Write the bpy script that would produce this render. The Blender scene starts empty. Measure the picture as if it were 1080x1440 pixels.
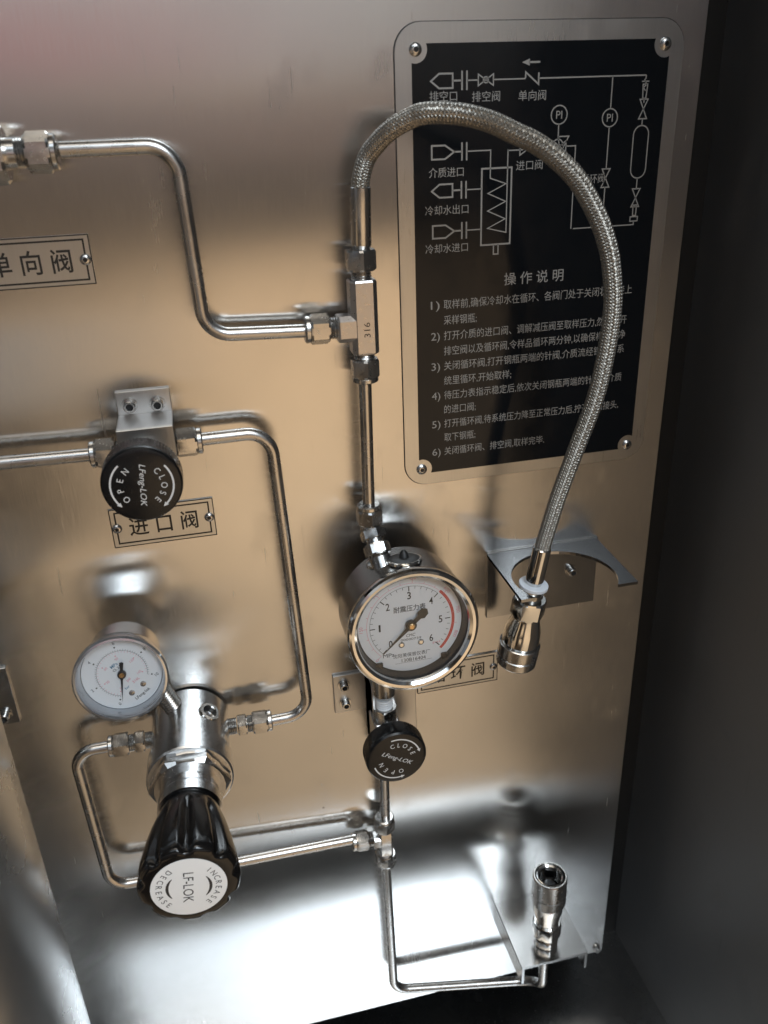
import bpy, math, random
from mathutils import Vector, Matrix
random.seed(4)
R = math.radians
sc = bpy.context.scene
col = sc.collection
S = 0.001                                   # all numbers below are millimetres

# ------------------------------------------------------------------ camera
cd = bpy.data.cameras.new('camera')
cam = bpy.data.objects.new('camera', cd); col.objects.link(cam); sc.camera = cam
cd.sensor_fit = 'VERTICAL'; cd.sensor_height = 36.0; cd.sensor_width = 36.0
cd.lens = 29.01; cd.clip_start = 0.02; cd.clip_end = 60
pit, yaw, rol = R(25.188), R(12.334), R(2.2529)
fw = Vector((math.sin(yaw)*math.cos(pit), math.cos(yaw)*math.cos(pit), -math.sin(pit)))
r0 = Vector((math.cos(yaw), -math.sin(yaw), 0)); d0 = fw.cross(r0)
rt = math.cos(rol)*r0 + math.sin(rol)*d0; dn = -math.sin(rol)*r0 + math.cos(rol)*d0
cam.matrix_world = Matrix(((rt.x, -dn.x, -fw.x, 0), (rt.y, -dn.y, -fw.y, -400*S), (rt.z, -dn.z, -fw.z, 0), (0, 0, 0, 1)))
cd.dof.use_dof = True; cd.dof.focus_distance = 0.44; cd.dof.aperture_fstop = 12.0

# ------------------------------------------------------------------ world, lamps, exposure
w = bpy.data.worlds.new('World'); sc.world = w; w.use_nodes = True
bg = w.node_tree.nodes['Background']; bg.inputs[0].default_value = (0.80, 0.88, 1.0, 1); bg.inputs[1].default_value = 0.20
def area(name, loc, target, sx, sy, power, color, spread=180):
    l = bpy.data.lights.new(name, 'AREA'); l.shape = 'RECTANGLE'; l.size = sx; l.size_y = sy; l.energy = power; l.color = color; l.spread = R(spread)
    o = bpy.data.objects.new(name, l); col.objects.link(o)
    o.location = Vector(loc)*S
    o.rotation_euler = (Vector(target)*S - o.location).to_track_quat('-Z', 'Y').to_euler()
    return o
area('window_light', (585, -2000, 1560), (60, 0, -350), 0.72, 1.15, 33, (0.80, 0.91, 1.0))
area('cool_fill', (-550, -3000, 3000), (0, 0, -400), 3.4, 1.3, 34, (0.72, 0.86, 1.0))  # added cool fill for the lower left of the panel
area('floor_fill', (600, -4300, 2900), (600, -4300, -1400), 8.0, 6.5, 250, (1.0, 0.93, 0.82), 75)  # added lamp that brightens only the unseen workshop floor
area('wall_fill', (0, -6800, 2500), (0, -8900, 400), 8.0, 0.8, 100, (0.95, 0.97, 1.0), 150)  # added lamp that brightens the unseen far wall for the reflections
sc.view_settings.view_transform = 'Standard'; sc.view_settings.look = 'None'
sc.view_settings.exposure = 0.12; sc.view_settings.gamma = 1.0
sc.cycles.use_denoising = True
sc.cycles.max_bounces = 10; sc.cycles.glossy_bounces = 8; sc.cycles.transparent_max_bounces = 12
sc.cycles.sample_clamp_indirect = 6.0

# ------------------------------------------------------------------ materials
def material(name, color, metallic=0.0, rough=0.5, aniso=0.0, arot=0.0, tangent=None, noise=None, rvar=0.0, bump=None,
             cvar=0.0, coat=0.0, spec=0.5, nscale=(1, 1, 1), nsize=60.0, coords='Object'):
    m = bpy.data.materials.new(name); m.use_nodes = True; nt = m.node_tree; N = nt.nodes; L = nt.links
    b = N['Principled BSDF']
    b.inputs['Base Color'].default_value = (*color, 1); b.inputs['Metallic'].default_value = metallic
    b.inputs['Roughness'].default_value = rough; b.inputs['Anisotropic'].default_value = aniso
    b.inputs['Anisotropic Rotation'].default_value = arot; b.inputs['Coat Weight'].default_value = coat
    b.inputs['Specular IOR Level'].default_value = spec
    if tangent:
        t = N.new('ShaderNodeTangent'); t.direction_type = 'UV_MAP' if tangent == 'UV' else 'RADIAL'
        if tangent != 'UV': t.axis = tangent
        L.new(t.outputs[0], b.inputs['Tangent'])
    if rvar or cvar or bump:
        tc = N.new('ShaderNodeTexCoord'); mp = N.new('ShaderNodeMapping'); mp.inputs['Scale'].default_value = nscale
        L.new(tc.outputs[coords], mp.inputs[0])
        nz = N.new('ShaderNodeTexNoise'); nz.inputs['Scale'].default_value = nsize; nz.inputs['Detail'].default_value = 5
        nz.inputs['Roughness'].default_value = 0.6
        L.new(mp.outputs[0], nz.inputs['Vector'])
        if rvar:
            mr = N.new('ShaderNodeMapRange'); mr.inputs[1].default_value = 0.3; mr.inputs[2].default_value = 0.7
            mr.inputs[3].default_value = max(0.02, rough-rvar); mr.inputs[4].default_value = rough+rvar
            L.new(nz.outputs['Fac'], mr.inputs[0]); L.new(mr.outputs[0], b.inputs['Roughness'])
        if cvar:
            mx = N.new('ShaderNodeMix'); mx.data_type = 'RGBA'
            mx.inputs[6].default_value = (*[c*(1-cvar) for c in color], 1); mx.inputs[7].default_value = (*[min(1, c*(1+cvar)) for c in color], 1)
            L.new(nz.outputs['Fac'], mx.inputs[0]); L.new(mx.outputs[2], b.inputs['Base Color'])
        if bump:
            bp = N.new('ShaderNodeBump'); bp.inputs['Strength'].default_value = bump[0]; bp.inputs['Distance'].default_value = bump[1]
            L.new(nz.outputs['Fac'], bp.inputs['Height'])
            L.new(bp.outputs[0], b.inputs['Normal'])
    return m

def panel_material(name, color, rough, aniso, arot, wave=0.0, gr=0.05):
    """brushed sheet steel: fine grain down the sheet, faint handling marks, a slight waviness of the sheet"""
    m = material(name, color, 1.0, rough, aniso, arot, 'UV')
    nt = m.node_tree; N = nt.nodes; L = nt.links; b = N['Principled BSDF']
    tc = N.new('ShaderNodeTexCoord')
    def noise(scale, size, detail=3, out='Fac'):
        mp = N.new('ShaderNodeMapping'); mp.inputs['Scale'].default_value = scale; L.new(tc.outputs['Object'], mp.inputs[0])
        n = N.new('ShaderNodeTexNoise'); n.inputs['Scale'].default_value = size; n.inputs['Detail'].default_value = detail
        L.new(mp.outputs[0], n.inputs['Vector']); return n.outputs[out]
    grain = noise((1, 1, 0.03), 2600, 3); blotch = noise((1, 1, 1), 14, 4); sheet = noise((1, 1, 1), 3.2, 1)
    ma = N.new('ShaderNodeMath'); ma.operation = 'MULTIPLY_ADD'; ma.inputs[1].default_value = 0.10; ma.inputs[2].default_value = rough-0.08
    L.new(grain, ma.inputs[0])
    mb = N.new('ShaderNodeMath'); mb.operation = 'MULTIPLY_ADD'; mb.inputs[1].default_value = 0.13
    L.new(blotch, mb.inputs[0]); L.new(ma.outputs[0], mb.inputs[2])
    sk = N.new('ShaderNodeMapRange'); sk.inputs[1].default_value = 0.66; sk.inputs[2].default_value = 0.74; sk.inputs[3].default_value = 0.0; sk.inputs[4].default_value = 0.07
    L.new(noise((1, 1, 0.05), 420, 3), sk.inputs[0])
    sm = N.new('ShaderNodeMapRange'); sm.inputs[1].default_value = 0.60; sm.inputs[2].default_value = 0.70; sm.inputs[3].default_value = 0.0; sm.inputs[4].default_value = 0.05
    L.new(noise((1, 1, 0.7), 34, 5), sm.inputs[0])
    s1 = N.new('ShaderNodeMath'); s1.operation = 'ADD'; s2n = N.new('ShaderNodeMath'); s2n.operation = 'ADD'; s2n.use_clamp = True
    L.new(sk.outputs[0], s1.inputs[0]); L.new(sm.outputs[0], s1.inputs[1]); L.new(s1.outputs[0], s2n.inputs[0]); L.new(mb.outputs[0], s2n.inputs[1])
    L.new(s2n.outputs[0], b.inputs['Roughness'])
    mx = N.new('ShaderNodeMix'); mx.data_type = 'RGBA'
    mx.inputs[6].default_value = (*[c*0.93 for c in color], 1); mx.inputs[7].default_value = (*[min(1, c*1.07) for c in color], 1)
    vo = N.new('ShaderNodeTexVoronoi'); vo.inputs['Scale'].default_value = 22; L.new(tc.outputs['Object'], vo.inputs['Vector'])
    sp = N.new('ShaderNodeMapRange'); sp.inputs[1].default_value = 0.010; sp.inputs[2].default_value = 0.022; sp.inputs[3].default_value = 0.45; sp.inputs[4].default_value = 1.0
    L.new(vo.outputs['Distance'], sp.inputs[0])
    mm = N.new('ShaderNodeMix'); mm.data_type = 'RGBA'; mm.blend_type = 'MULTIPLY'; mm.inputs[0].default_value = 1.0
    L.new(grain, mx.inputs[0]); L.new(mx.outputs[2], mm.inputs[6]); L.new(sp.outputs[0], mm.inputs[7]); L.new(mm.outputs[2], b.inputs['Base Color'])
    b1 = N.new('ShaderNodeBump'); b1.inputs['Strength'].default_value = gr; b1.inputs['Distance'].default_value = 0.00003
    L.new(grain, b1.inputs['Height'])
    b2 = N.new('ShaderNodeBump'); b2.inputs['Strength'].default_value = 1.0; b2.inputs['Distance'].default_value = wave
    L.new(sheet, b2.inputs['Height']); L.new(b1.outputs[0], b2.inputs['Normal']); L.new(b2.outputs[0], b.inputs['Normal'])
    return m

M = {}
M['panel'] = panel_material('brushed_panel_steel', (0.60, 0.585, 0.565), 0.175, 0.92, 0.0, 0.0010)
M['sheet'] = panel_material('brushed_bracket_steel', (0.44, 0.435, 0.43), 0.15, 0.1, 0.0)
M['holder'] = panel_material('darkened_holder_steel', (0.27, 0.27, 0.275), 0.13, 0.1, 0.0)  # sheet steel darkened to stand for dark reflections on the holder shelf
M['bracket'] = panel_material('milled_bracket_steel', (0.56, 0.545, 0.53), 0.33, 0.3, 0.0)
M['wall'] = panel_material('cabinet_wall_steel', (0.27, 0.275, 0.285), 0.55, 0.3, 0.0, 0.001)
M['floor'] = panel_material('cabinet_floor_steel', (0.50, 0.51, 0.52), 0.23, 0.3, 0.0, 0.001)
M['tube'] = material('drawn_tube_steel', (0.46, 0.44, 0.42), 1, 0.26, rvar=0.07, nsize=90, cvar=0.10)
M['shell'] = material('cylinder_steel', (0.64, 0.65, 0.66), 1, 0.27, 0.5, 0.0, 'Z', rvar=0.03, nsize=14, cvar=0.0)
M['fitting'] = material('machined_fitting_steel', (0.50, 0.485, 0.465), 1, 0.24, rvar=0.05, nsize=420, bump=(0.04, 0.00005), cvar=0.04)
M['forged'] = material('forged_body_steel', (0.52, 0.49, 0.47), 1, 0.33, rvar=0.08, nsize=700, bump=(0.25, 0.0001), cvar=0.07)
M['turned'] = material('turned_body_steel', (0.60, 0.60, 0.60), 1, 0.20, 0.75, 0.0, 'Y', rvar=0.05, nsize=500, nscale=(1, 1, 1))
M['chrome'] = material('polished_bezel_steel', (0.66, 0.65, 0.63), 1, 0.09, rvar=0.03, nsize=120)
M['braid'] = material('braid_wire_steel', (0.34, 0.315, 0.28), 1, 0.42, cvar=0.12, nsize=900)
M['under_braid'] = material('inner_hose_rubber', (0.03, 0.028, 0.025), 0, 0.6)  # dark hose core showing between the braid strands
M['etched'] = panel_material('etched_plate_steel', (0.56, 0.555, 0.545), 0.27, 0.6, 0.0, 0.0, 0.0)
M['black_paint'] = material('black_plate_enamel', (0.0045, 0.0055, 0.007), 0, 0.15, rvar=0.07, nsize=55, spec=0.26)
M['silver_print'] = material('bare_steel_print', (0.27, 0.26, 0.245), 0.2, 0.45)
M['black_print'] = material('etched_black_print', (0.008, 0.007, 0.006), 0, 0.5)
M['white_print'] = material('white_print', (0.62, 0.62, 0.62), 0, 0.5)
M['knob'] = material('black_knob_plastic', (0.006, 0.0055, 0.0055), 0, 0.13, rvar=0.03, nsize=180, bump=(0.02, 0.0001), spec=0.4)
M['knob_matt'] = material('black_anodised_knob', (0.006, 0.006, 0.0065), 0, 0.24, rvar=0.05, nsize=300, spec=0.35)
M['rubber_and_shade'] = material('black_rubber_and_shade', (0.010, 0.010, 0.010), 0, 0.5)  # real seal and plug, also painted shade behind panel and plate
M['dial'] = material('white_dial_card', (0.88, 0.89, 0.90), 0, 0.45, cvar=0.02, nsize=60)
M['label'] = material('white_knob_label', (0.78, 0.79, 0.80), 0, 0.35, cvar=0.02, nsize=60)
M['ink'] = material('black_dial_ink', (0.02, 0.02, 0.022), 0, 0.5)
M['red'] = material('red_dial_ink', (0.70, 0.09, 0.06), 0, 0.5)
M['pink'] = material('pink_dial_ink', (0.80, 0.36, 0.42), 0, 0.5)
M['blue'] = material('blue_dial_ink', (0.12, 0.28, 0.42), 0, 0.5)
M['pointer'] = material('dark_pointer', (0.035, 0.032, 0.03), 0.2, 0.35)
M['brass'] = material('brass_pin', (0.62, 0.42, 0.22), 1, 0.25)
M['tape'] = material('white_thread_tape', (0.80, 0.80, 0.80), 0, 0.55, bump=(0.4, 0.0003), nsize=500)
M['plastic'] = material('milky_plastic_ring', (0.62, 0.66, 0.72), 0, 0.3)
M['clear'] = material('glossy_grey_rim', (0.46, 0.47, 0.49), 0.85, 0.14, coat=0.3)
M['dark_case'] = material('dark_case_steel', (0.36, 0.355, 0.35), 1, 0.2, rvar=0.04, nsize=60)
M['added_lid'] = material('added_lid_dark', (0.10, 0.10, 0.10), 1, 0.35)
M['dark_hole'] = material('dark_bore', (0.01, 0.01, 0.011), 0.3, 0.35)
M['sill'] = material('dark_sill_paint', (0.075, 0.075, 0.077), 0, 0.35)
M['shop_floor'] = material('workshop_floor_paint', (0.62, 0.45, 0.285), 0, 0.6, cvar=0.08, nsize=2.0, coords='Object')
M['shop_wall'] = material('workshop_wall_paint', (0.60, 0.63, 0.64), 0, 0.7, cvar=0.06, nsize=2.0)
M['shop_dark'] = material('dark_skirting_paint', (0.19, 0.175, 0.165), 0, 0.6)
M['shop_dado'] = material('brown_dado_paint', (0.36, 0.29, 0.27), 0, 0.6)
M['shop_rail'] = material('cream_rail_paint', (0.72, 0.62, 0.50), 0, 0.6)
M['shop_ceiling'] = material('dark_ceiling', (0.10, 0.10, 0.10), 0, 0.7)
M['shop_pink'] = material('red_brown_board', (0.60, 0.36, 0.36), 0, 0.6)
g = bpy.data.materials.new('gauge_glass'); g.use_nodes = True; nt = g.node_tree
nt.nodes.remove(nt.nodes['Principled BSDF'])
fr = nt.nodes.new('ShaderNodeFresnel'); fr.inputs[0].default_value = 1.48
tr = nt.nodes.new('ShaderNodeBsdfTransparent'); tr.inputs[0].default_value = (0.95, 0.96, 0.97, 1)
gl = nt.nodes.new('ShaderNodeBsdfGlossy'); gl.inputs['Roughness'].default_value = 0.03
mx = nt.nodes.new('ShaderNodeMixShader')
nt.links.new(fr.outputs[0], mx.inputs[0]); nt.links.new(tr.outputs[0], mx.inputs[1]); nt.links.new(gl.outputs[0], mx.inputs[2])
nt.links.new(mx.outputs[0], nt.nodes['Material Output'].inputs[0]); M['glass'] = g

# ------------------------------------------------------------------ mesh helpers
_txt = {}
def text_geo(s, shear=0.0, bold=0.0):
    key = (s, shear, bold)
    if key not in _txt:
        c = bpy.data.curves.new('tmp', 'FONT'); c.body = s; c.size = 1.0; c.shear = shear; c.offset = bold; c.resolution_u = 3
        o = bpy.data.objects.new('tmp', c); col.objects.link(o)
        dg = bpy.context.evaluated_depsgraph_get(); dg.update()
        me = bpy.data.meshes.new_from_object(o.evaluated_get(dg))
        v = [tuple(p.co) for p in me.vertices]; f = [tuple(p.vertices) for p in me.polygons]
        bpy.data.objects.remove(o); bpy.data.curves.remove(c); bpy.data.meshes.remove(me)
        xs = [p[0] for p in v] or [0, 1]; ys = [p[1] for p in v] or [0, 1]
        _txt[key] = (v, f, min(xs), max(xs), min(ys), max(ys))
    return _txt[key]

class MB:
    def __init__(s): s.v = []; s.f = []; s.X = Matrix.Identity(4)
    def add(s, verts, faces):
        n = len(s.v); s.v += [s.X @ Vector(p) for p in verts]; s.f += [tuple(i+n for i in f) for f in faces]; return s
    def box(s, x0, x1, y0, y1, z0, z1, c=0.0):
        """box with small chamfers c"""
        c = min(c, abs(x1-x0)*.45, abs(y1-y0)*.45, abs(z1-z0)*.45)
        if c <= 0:
            v = [(x, y, z) for x in (x0, x1) for y in (y0, y1) for z in (z0, z1)]
            f = [(0, 1, 3, 2), (4, 6, 7, 5), (0, 4, 5, 1), (2, 3, 7, 6), (0, 2, 6, 4), (1, 5, 7, 3)]
            return s.add(v, f)
        v = []; idx = {}
        for i, x in enumerate((x0, x1)):
            for j, y in enumerate((y0, y1)):
                for k, z in enumerate((z0, z1)):
                    sx, sy, sz = (c if i == 0 else -c), (c if j == 0 else -c), (c if k == 0 else -c)
                    idx[i, j, k, 0] = len(v); v.append((x, y+sy, z+sz))
                    idx[i, j, k, 1] = len(v); v.append((x+sx, y, z+sz))
                    idx[i, j, k, 2] = len(v); v.append((x+sx, y+sy, z))
        f = []
        for a in range(3):
            for e in (0, 1):
                q = []
                for (p, r) in ((0, 0), (1, 0), (1, 1), (0, 1)):
                    t = [0, 0, 0]; t[a] = e; t[(a+1) % 3] = p; t[(a+2) % 3] = r; q.append(idx[(*t, a)])
                f.append(tuple(q) if e else tuple(reversed(q)))
            b, d = (a+1) % 3, (a+2) % 3
            for p in (0, 1):
                for r in (0, 1):
                    t0 = [0, 0, 0]; t0[a] = 0; t0[b] = p; t0[d] = r; t1 = list(t0); t1[a] = 1
                    q = (idx[(*t0, b)], idx[(*t1, b)], idx[(*t1, d)], idx[(*t0, d)])
                    f.append(q if (p ^ r) else tuple(reversed(q)))
        for i in (0, 1):
            for j in (0, 1):
                for k in (0, 1): f.append((idx[i, j, k, 0], idx[i, j, k, 1], idx[i, j, k, 2]))
        return s.add(v, f)
    def loft(s, rings, cap0=True, cap1=True):
        n = len(rings[0]); v = [p for r in rings for p in r]; f = []
        for i in range(len(rings)-1):
            for j in range(n):
                k = (j+1) % n; f.append((i*n+j, i*n+k, (i+1)*n+k, (i+1)*n+j))
        if cap0: f.append(tuple(reversed(range(n))))
        if cap1: f.append(tuple(range((len(rings)-1)*n, len(rings)*n)))
        return s.add(v, f)
    def lathe(s, o, axis, prof, n=40, cap0=True, cap1=True, rf=None, up=None):
        """prof = [(t along axis, radius)], rf(theta, t, r) reshapes the radius"""
        A = Vector(axis).normalized(); U = Vector(up) if up else (Vector((0, 0, 1)) if abs(A.z) < .9 else Vector((0, -1, 0)))
        U = (U - A*U.dot(A)).normalized(); W = A.cross(U); O = Vector(o); rings = []
        for t, r in prof:
            ring = []
            for j in range(n):
                th = 2*math.pi*j/n; rr = rf(th, t, r) if rf else r
                ring.append(O + A*t + U*(rr*math.cos(th)) + W*(rr*math.sin(th)))
            rings.append(ring)
        return s.loft(rings, cap0, cap1)
    def hexa(s, o, axis, t0, t1, af, c=0.6, up=None, rot=0.0):
        """hexagon across flats af with turned chamfers"""
        R_ = af/2/math.cos(math.pi/6)
        def hr(th, t, r):
            q = (th+rot) % (math.pi/3) - math.pi/6
            h = af/2/math.cos(q)
            return min(h, r)
        return s.lathe(o, axis, [(t0, af/2*.995), (t0+c, R_*1.01), (t1-c, R_*1.01), (t1, af/2*.995)], 24, rf=hr, up=up)
    def thread(s, o, axis, t0, t1, r, pitch=1.0, depth=0.35, n=24):
        p = []; t = t0; k = 0
        while t <= t1+1e-6: p.append((t, r - (depth if k % 2 else 0))); t += pitch/2; k += 1
        return s.lathe(o, axis, p, n)
    def tube(s, pts, r, fil=12.0, n=20, step=None):
        path = fillet(pts, fil); return s.sweep(path, r, n)
    def sweep(s, path, r, n=20):
        P = [Vector(p) for p in path]; fr_ = frames(P); rings = []
        for p, (t, u, w_) in zip(P, fr_): rings.append([p + u*(r*math.cos(2*math.pi*j/n)) + w_*(r*math.sin(2*math.pi*j/n)) for j in range(n)])
        return s.loft(rings)
    def plate(s, outline, y0, y1, holes=None):
        """outline (x, z) extruded from y0 (front) to y1"""
        n = len(outline)
        v = [(x, y0, z) for x, z in outline] + [(x, y1, z) for x, z in outline]
        f = [tuple(range(n)), tuple(reversed(range(n, 2*n)))] + [(i, i+n, (i+1) % n+n, (i+1) % n) for i in range(n)]
        return s.add(v, f)
    def stroke(s, pts, wd, y, close=False):
        """flat line of width wd through (x, z) points, mitred"""
        P = [Vector((p[0], p[1])) for p in pts]; n = len(P); L_ = []; R_ = []
        for i in range(n):
            a = P[i-1] if (i > 0 or close) else None; b = P[(i+1) % n] if (i < n-1 or close) else None
            d1 = (P[i]-a).normalized() if a is not None else None; d2 = (b-P[i]).normalized() if b is not None else None
            if d1 is None: d1 = d2
            if d2 is None: d2 = d1
            nn = Vector((-d1.y-d2.y, d1.x+d2.x))
            nn = nn.normalized() if nn.length > 1e-6 else Vector((-d1.y, d1.x))
            k = max(0.45, nn.dot(Vector((-d1.y, d1.x)))); o = nn*(wd/2/k)
            L_.append(P[i]+o); R_.append(P[i]-o)
        v = [(p.x, y, p.y) for p in L_] + [(p.x, y, p.y) for p in R_]
        f = [(i, i+n, (i+1) % n+n, (i+1) % n) for i in range(n if close else n-1)]
        return s.add(v, f)
    def disc(s, cx, cz, r, y, n=24):
        return s.add([(cx+r*math.cos(2*math.pi*i/n), y, cz+r*math.sin(2*math.pi*i/n)) for i in range(n)], [tuple(range(n))])
    def text(s, t, cx, cz, h=None, wd=None, y=0.0, rot=0.0, shear=0.0, bold=0.0, left=False, size=None):
        """flat lettering in the x-z plane; cx, cz its centre (or left baseline)"""
        V, F, x0, x1, y0, y1 = text_geo(t, shear, bold)
        ky = size if size else h/(y1-y0); kx = ky if wd is None else wd/(x1-x0)
        ox = x0 if left else (x0+x1)/2; oy = 0 if left else (y0+y1)/2
        if size and not left: oy = 0.36
        c, d = math.cos(rot), math.sin(rot); out = []
        for p in V:
            a, b = (p[0]-ox)*kx, (p[1]-oy)*ky
            out.append((cx + a*c - b*d, y, cz + a*d + b*c))
        return s.add(out, F)
    def arc_text(s, t, cx, cz, r, mid, span, size, y, outward=True, kx=0.9):
        """letters on an arc; mid in radians, reading clockwise when outward"""
        n = len(t)
        for i, ch in enumerate(t):
            if ch == ' ': continue
            a = mid + (span/2 - span*i/(n-1))*(1 if outward else -1)
            rot = a - math.pi/2 if outward else a + math.pi/2
            V, F, x0, x1, y0, y1 = text_geo(ch)
            s.text(ch, cx + r*math.cos(a), cz + r*math.sin(a), size=size, wd=(x1-x0)*size*kx, y=y, rot=rot)
        return s
    def build(s, name, mat, parent=None, origin=None, smooth=24, uv=False):
        o3 = Vector(parent['_o']) if parent is not None else Vector(origin or (0, 0, 0))
        base = Vector(origin) if (origin and parent is None) else o3
        me = bpy.data.meshes.new(name)
        me.from_pydata([(p-base)*S for p in s.v], [], s.f); me.validate(); me.update()
        me.materials.append(mat)
        if smooth:
            me.polygons.foreach_set('use_smooth', [True]*len(me.polygons)); me.set_sharp_from_angle(angle=R(smooth))
        if uv:
            l = me.uv_layers.new(name='UVMap')
            for i, lp in enumerate(me.loops):
                p = me.vertices[lp.vertex_index].co
                l.data[i].uv = (p.x+p.y, p.z) if uv == 'V' else (p.x, p.y+p.z)
        o = bpy.data.objects.new(name, me); col.objects.link(o)
        if parent is not None: o.parent = parent; o['_o'] = tuple(o3)
        else: o.location = base*S; o['_o'] = tuple(base)
        return o

def fillet(pts, rad, k=9):
    P = [Vector(p) for p in pts]; out = [P[0]]
    for i in range(1, len(P)-1):
        a = (P[i-1]-P[i]); b = (P[i+1]-P[i]); la, lb = a.length, b.length; a.normalize(); b.normalize()
        ang = a.angle(b)
        if ang > R(176): out.append(P[i]); continue
        d = min(rad/math.tan(ang/2), la*.48, lb*.48); r = d*math.tan(ang/2)
        A, B = P[i]+a*d, P[i]+b*d; ctr = P[i] + (a+b).normalized()*(r/math.sin(ang/2))
        va, vb = A-ctr, B-ctr; tot = va.angle(vb)
        for j in range(k+1):
            t = j/k; out.append(ctr + (va*math.sin((1-t)*tot) + vb*math.sin(t*tot))/math.sin(tot))
    out.append(P[-1]); return out

def frames(P):
    n = len(P); T = []
    for i in range(n):
        t = (P[min(i+1, n-1)]-P[max(i-1, 0)]); T.append(t.normalized())
    u = Vector((0, -1, 0)) if abs(T[0].y) < .9 else Vector((0, 0, 1)); u = (u - T[0]*u.dot(T[0])).normalized(); out = []
    for t in T:
        u = (u - t*u.dot(t)).normalized(); out.append((t, u, t.cross(u)))
    return out

def spline(pts, step):
    """Catmull-Rom through pts, resampled at even steps"""
    P = [Vector(p) for p in pts]; P = [P[0]*2-P[1]] + P + [P[-1]*2-P[-2]]; raw = []
    for i in range(1, len(P)-2):
        for j in range(24):
            t = j/24; a, b, c, d = P[i-1:i+3]
            raw.append(.5*((2*b) + (c-a)*t + (2*a-5*b+4*c-d)*t*t + (3*b-a-3*c+d)*t**3))
    raw.append(P[-2])
    for _ in range(12): raw = [raw[0]] + [(raw[i-1]+raw[i]*2+raw[i+1])/4 for i in range(1, len(raw)-1)] + [raw[-1]]
    out = [raw[0]]; acc = 0
    for i in range(1, len(raw)):
        a, b = raw[i-1], raw[i]; L_ = (b-a).length
        while acc + L_ >= step:
            q = step-acc; a = a + (b-a).normalized()*q; out.append(a.copy()); L_ = (b-a).length; acc = 0
        acc += L_
    return out

def thing(name, label, cat, loc, group=None):
    o = bpy.data.objects.new(name, None); col.objects.link(o); o.location = Vector(loc)*S; o.empty_display_size = 0.01
    o['_o'] = tuple(loc); o['label'] = label; o['category'] = cat
    if group: o['group'] = group
    return o
def tag(o, label, cat, group=None):
    o['label'] = label; o['category'] = cat
    if group: o['group'] = group
    return o
def struct(o): o['kind'] = 'structure'; return o
def rrect(x0, x1, z0, z1, r, k=8):
    out = []
    for cx, cz, a0 in ((x1-r, z1-r, 0), (x0+r, z1-r, 90), (x0+r, z0+r, 180), (x1-r, z0+r, 270)):
        for i in range(k+1): a = R(a0+90*i/k); out.append((cx+r*math.cos(a), cz+r*math.sin(a)))
    return out

# ------------------------------------------------------------------ the setting
WX, FZ = 290.0, -648.0
mb = MB(); mb.box(-430, 251.5, 0, 2, -603.5, 430, .6)
struct(mb.build('back_panel', M['panel'], origin=(0, 0, 0), uv='V'))
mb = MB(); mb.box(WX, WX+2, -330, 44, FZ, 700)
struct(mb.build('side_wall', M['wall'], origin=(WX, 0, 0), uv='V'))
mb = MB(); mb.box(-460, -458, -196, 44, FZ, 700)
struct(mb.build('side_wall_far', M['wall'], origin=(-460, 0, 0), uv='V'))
mb = MB(); mb.box(-460, WX+2, 44, 46, FZ-2, 700)
struct(mb.build('cabinet_back', M['rubber_and_shade'], origin=(0, 44, 0), uv='V'))  # coloured black to stand for the shade behind the panel
mb = MB(); mb.box(-460, WX+2, -178, 44, FZ-2, FZ)
struct(mb.build('cabinet_floor', M['floor'], origin=(0, 0, FZ), uv='H'))
mb = MB(); mb.box(-460, WX+2, -190, -178.2, FZ-40, FZ+48, 1)
struct(mb.build('cabinet_sill', M['sill'], origin=(0, -190, FZ), uv='H'))
mb = MB(); mb.box(-460, WX, -188, -177.6, FZ+48.1, FZ+49.6, .3)
struct(mb.build('cabinet_sill_strip', M['sheet'], origin=(0, -190, FZ+48), uv='H'))
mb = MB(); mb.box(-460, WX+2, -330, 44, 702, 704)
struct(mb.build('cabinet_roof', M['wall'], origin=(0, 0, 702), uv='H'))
mb = MB(); mb.add([(-9000, 1500, -1050), (9000, 1500, -1050), (9000, -8900, -1050), (-9000, -8900, -1050)], [(0, 3, 2, 1)])
struct(mb.build('ground', M['shop_floor'], smooth=0))
mb = MB(); mb.box(-9000, 9000, -9000, -8900, -280, 3200)
struct(mb.build('room_wall', M['shop_wall'], origin=(0, -9000, -280), smooth=0))
mb = MB(); mb.box(-9000, 9000, -9000, -8880, -1049, -282)
struct(mb.build('room_wall_base', M['shop_dark'], origin=(0, -7000, -1400), smooth=0))
mb = MB(); mb.box(-3600, 500, -8895, -8820, 490, 1250)
struct(mb.build('room_wall_board', M['shop_pink'], origin=(0, -8900, 490), smooth=0))
mb = MB(); mb.box(-9000, 9000, -8898, -8880, -278, 320)
struct(mb.build('room_wall_dado', M['shop_dado'], origin=(0, -8900, -278), smooth=0))
mb = MB(); mb.box(-1600, 9000, -8899, -8850, 330, 470)
struct(mb.build('room_wall_rail', M['shop_rail'], origin=(0, -8900, 330), smooth=0))
mb = MB(); mb.box(-1100, -130, -1500, -800, -580, -350, 8); mb.box(-1080, -1020, -1480, -820, -1049, -580); mb.box(-230, -170, -1480, -820, -1049, -580)
struct(mb.build('dark_reflection_block', M['shop_dark'], origin=(-600, -1100, -1049), smooth=0))  # unseen dark block added to darken the panel's left reflection
mb = MB(); mb.box(-6500, -250, -8800, -5600, -1049, -50, 10)
struct(mb.build('far_dark_block', M['shop_dark'], origin=(-3000, -7000, -1049), smooth=0))  # unseen far block added to darken the reflection at upper left
mb = MB(); mb.box(-9000, 9000, -9000, 1500, 3200, 3260)
struct(mb.build('ceiling', M['shop_ceiling'], origin=(0, -4000, 3200), smooth=0))

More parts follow.
